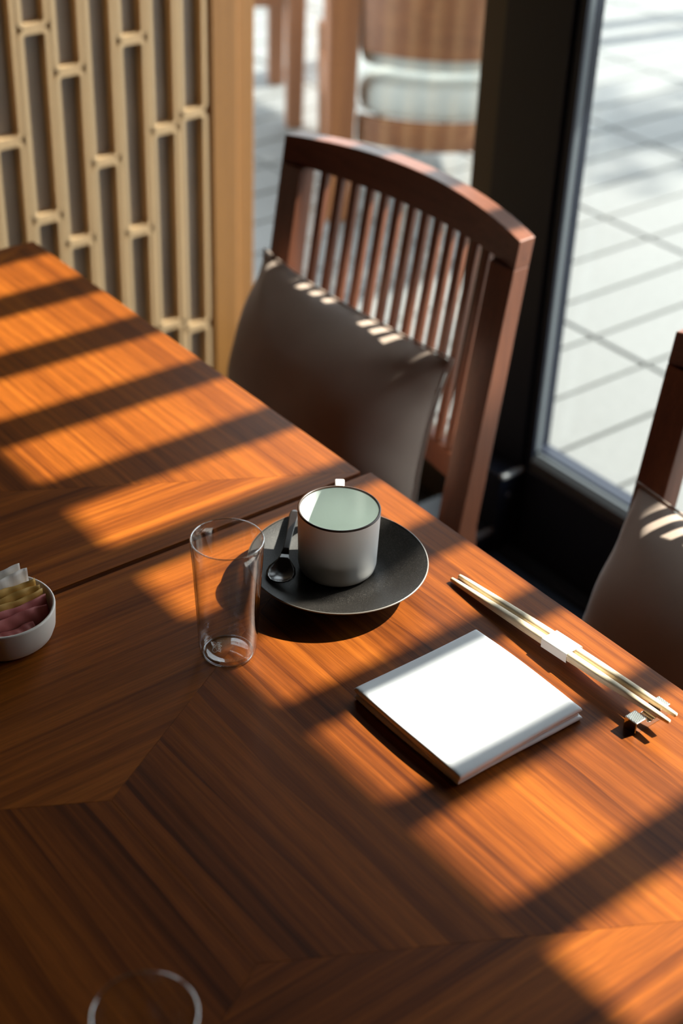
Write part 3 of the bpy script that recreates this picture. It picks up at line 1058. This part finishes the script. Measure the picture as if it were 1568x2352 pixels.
# sugar bowl and sachets ----------------------------------------------
BC = (0.4150, 0.9500)
sb_ = empty('sugar_bowl', (*BC, ZT))
tag(sb_, 'low round white bowl holding sugar sachets at the left edge', 'bowl')
prof = [(0, 0.0006), (0.031, 0.0006), (0.0335, 0.0), (0.0375, 0.0010), (0.0412, 0.0042), (0.0434, 0.0105), (0.0446, 0.0290), (0.0443, 0.0301), (0.0433, 0.0305),
        (0.0423, 0.0301), (0.0418, 0.0290), (0.0408, 0.0120), (0.0385, 0.0062), (0.034, 0.0042), (0, 0.0038)]
v, f = lathe(prof, 80)
link('body', v, f, M['bowl_white'], sb_, smooth=True)
def sachet(name, off, zc, mat, label, lean, yaw, seed, Ls=0.066, Hs=0.046, T=0.0032, group='sugar sachets in the white bowl'):
    rnd = random.Random(seed)
    n, mm = 26, 10
    v, f = [], []
    crimp = 0.0075
    p1, p2 = rnd.uniform(0, 6), rnd.uniform(0, 6)
    def P(i, j, s):
        a, b = -1 + 2 * i / n, -1 + 2 * j / mm
        x, z = a * Ls / 2, b * Hs / 2
        ex = max(0.0, min(1.0, (Ls / 2 - abs(x) - crimp * 0.9) / 0.010))
        ez = 1 - abs(b) ** 3
        th = T / 2 * (ex * ex * (3 - 2 * ex)) * ez + 0.00018
        bend = 0.0008 * math.sin(a * 2.2 + p1) + 0.0006 * math.sin(a * 9 + p2) * (1 - ex) + 0.0004 * math.sin(a * 14 + b * 3 + p1)
        return (x, s * th + bend, z - 0.0008 * math.cos(a * 5 + p2) * abs(b))
    for s in (1, -1):
        for i in range(n + 1):
            for j in range(mm + 1):
                v.append(P(i, j, s))
    q = (n + 1) * (mm + 1)
    for i in range(n):
        for j in range(mm):
            a = i * (mm + 1) + j
            f.append((a, a + mm + 1, a + mm + 2, a + 1))
            f.append((q + a, q + a + 1, q + a + mm + 2, q + a + mm + 1))
    def edge(ids):
        for a, b in zip(ids[:-1], ids[1:]):
            f.append((a, b, q + b, q + a))
    edge([i * (mm + 1) for i in range(n + 1)])
    edge([i * (mm + 1) + mm for i in range(n + 1)])
    edge(list(range(mm + 1)))
    edge([n * (mm + 1) + j for j in range(mm + 1)])
    o = link(name, v, f, mat, None, smooth=True, loc=(BC[0] + off[0], BC[1] + off[1], ZT + zc), rot=Euler((lean, 0, yaw)))
    tag(o, label, 'sugar sachet', group)
    return o
rad = math.radians
def sa(off, top, mat, label, lean, yaw, seed, Ls):
    h = (top - 0.0095) / math.cos(rad(lean))
    sachet('sugar_sachet', off, 0.0095 + h / 2 * math.cos(rad(lean)), mat, label, rad(-lean), rad(yaw), seed, Ls=Ls, Hs=h)
sa((0.0030, 0.0200), 0.046, M['pk_white'], 'white paper sugar sachet at the very back of the bowl', 8, 1, 1, 0.056)
sa((0.0040, 0.0145), 0.043, M['pk_white'], 'white paper sugar sachet just behind the mustard ones', 9, 0, 2, 0.062)
sa((0.0035, 0.0080), 0.036, M['pk_gold'], 'mustard sugar sachet next to the white ones', 10, 1, 3, 0.068)
sa((0.0030, 0.0025), 0.033, M['pk_gold'], 'middle one of the three mustard sugar sachets', 11, 0, 4, 0.071)
sa((0.0025, -0.0030), 0.031, M['pk_gold'], 'mustard sugar sachet next to the pink ones', 12, 0, 5, 0.072)
sa((0.0022, -0.0088), 0.029, M['pk_pink'], 'dusty pink sugar sachet next to the mustard ones', 13, -1, 6, 0.072)
sa((0.0018, -0.0156), 0.0265, M['pk_pink'], 'dusty pink sugar sachet in the middle of the pink ones', 13, -1, 7, 0.064)
sa((-0.0010, -0.0262), 0.0178, M['pk_pink'], 'dusty pink sugar sachet lowest and nearest the front of the bowl', 60, -2, 8, 0.038)

# ================================================================== TERRACE THINGS
def armchair(loc, rz, label):
    """terrace lounge chair seen from behind; local x across, local +y towards its front, origin at rear left leg"""
    a = empty('outdoor_armchair', loc, rz)
    Wd, D = 0.53, 0.56
    def leg(x, y, h, r0, r1):
        rings = [[(x + q * r, y + e * r, z) for q, e in ((-1, -1), (1, -1), (1, 1), (-1, 1))] for z, r in ((0, r0), (h, r1))]
        v, f = sweep(rings)
        return link('leg', v, f, M['teak_z'], a, bevel=0.008)
    leg(0, 0, 0.62, 0.032, 0.042)
    leg(Wd, 0, 0.62, 0.032, 0.042)
    leg(0.02, D, 0.34, 0.026, 0.034)
    leg(Wd - 0.02, D, 0.34, 0.026, 0.034)
    def arc(n, y0, bow_, x0=0.0, x1=Wd):
        out = []
        for i in range(n + 1):
            t = i / n
            x = x0 + (x1 - x0) * t
            out.append((x, y0 - bow_ * (1 - (2 * t - 1) ** 2)))
        return out
    # curved rear seat rail
    rings = []
    for x, y in arc(18, 0.0, 0.075, 0.043, Wd - 0.043):
        rings.append([(x, y - 0.014, 0.205), (x, y + 0.014, 0.205), (x, y + 0.014, 0.275), (x, y - 0.014, 0.275)])
    v, f = sweep(rings)
    link('rear_rail', v, f, M['teak_x'], a, bevel=0.004)
    for x in (0.0, Wd):
        box('side_rail', (x - 0.013, x + 0.013, 0.044, D - 0.036, 0.205, 0.275), M['teak_z'], a, 0.003)
    box('front_rail', (0.056, Wd - 0.056, D - 0.013, D + 0.013, 0.205, 0.275), M['teak_z'], a, 0.003)
    # curved back panel
    rings = []
    for x, y in arc(18, -0.01, 0.085, 0.043, Wd - 0.043):
        rings.append([(x, y - 0.012, 0.435), (x, y + 0.012, 0.435), (x, y - 0.020, 0.74), (x, y - 0.044, 0.74)])
    v, f = sweep(rings)
    link('backrest', v, f, M['teak_x'], a, bevel=0.005)
    # seat cushion (rounded) and back cushion
    poly = [(0.05, 0.05)] + [(x, y + 0.03) for x, y in arc(14, 0.0, 0.075, 0.06, Wd - 0.06)] + [(Wd - 0.05, 0.05), (Wd - 0.05, D - 0.02), (0.05, D - 0.02)]
    poly = [(0.05, D - 0.02)] + [(x, y - 0.010) for x, y in arc(14, 0.0, 0.075, 0.05, Wd - 0.05)] + [(Wd - 0.05, D - 0.02)]
    v, f = prism(poly, 0.2755, 0.365)
    link('seat_cushion', v, f, M['outcush'], a, bevel=0.03, seg=4, smooth=True)
    poly = [(x, y + 0.016) for x, y in arc(14, -0.01, 0.085, 0.05, Wd - 0.05)]
    poly += [(x, y + 0.10) for x, y in arc(14, -0.01, 0.085, 0.05, Wd - 0.05)][::-1]
    v, f = prism(poly, 0.395, 0.70)
    link('back_cushion', v, f, M['outcush'], a, bevel=0.02, seg=3, smooth=True)
    for x in (0.0, Wd):
        box('armrest', (x - 0.028, x + 0.028, 0.044, D + 0.02, 0.56, 0.60), M['teak_z'], a, 0.008)
    for x in (0.02, Wd - 0.02):
        box('arm_post', (x - 0.02, x + 0.02, D - 0.02, D + 0.02, 0.3405, 0.5595), M['teak_z'], a, 0.004)
    tag(a, label, 'armchair', 'teak armchairs on the terrace')
    return a
armchair((2.29, 2.885, 0), math.radians(-33), 'blurred teak armchair with pale cushions right outside the narrow pane')
a2 = armchair((2.60, 3.49, 0), math.radians(62), 'blurred teak armchair farther out on the terrace, only its thin legs in view')
a2.scale = (0.75, 0.75, 1.7)

# tree whose crown throws the leafy shade on the pavers
tr = empty('tree', (12.05, 1.2, 0))
tag(tr, 'leafy terrace tree casting the soft dappled shade on the pavers', 'tree')
v, f = tube([(0, 0, 0), (-0.1, 0.02, 2.0), (-0.35, 0.0, 4.0), (-0.9, 0.05, 5.3), (-1.8, 0.1, 5.9)], [0.16, 0.13, 0.10, 0.06, 0.03], 10)
link('trunk', v, f, M['bark'], tr, smooth=True)
rl = random.Random(21)
v, f = [], []
for k in range(620):
    u = rl.random()
    cx = -2.25 + 1.9 * u + rl.gauss(0, 0.14)
    cy = 0.18 + rl.gauss(0, 0.17) - 0.12 * (u - 0.5)
    cz = 6.0 + rl.gauss(0, 0.10)
    e = Euler((rl.uniform(-0.7, 0.7), rl.uniform(-0.7, 0.7), rl.uniform(0, 6.28))).to_matrix()
    ln, wd = rl.uniform(0.06, 0.10), rl.uniform(0.025, 0.04)
    m_ = len(v)
    for p in ((-ln, 0, 0), (0, -wd, 0.006), (ln, 0, 0), (0, wd, 0.006)):
        v.append(Vector((cx, cy, cz)) + e @ Vector(p))
    f += [(m_, m_ + 1, m_ + 2), (m_, m_ + 2, m_ + 3)]
o = link('foliage', v, f, M['leaf'], tr)
o['kind'] = 'stuff'
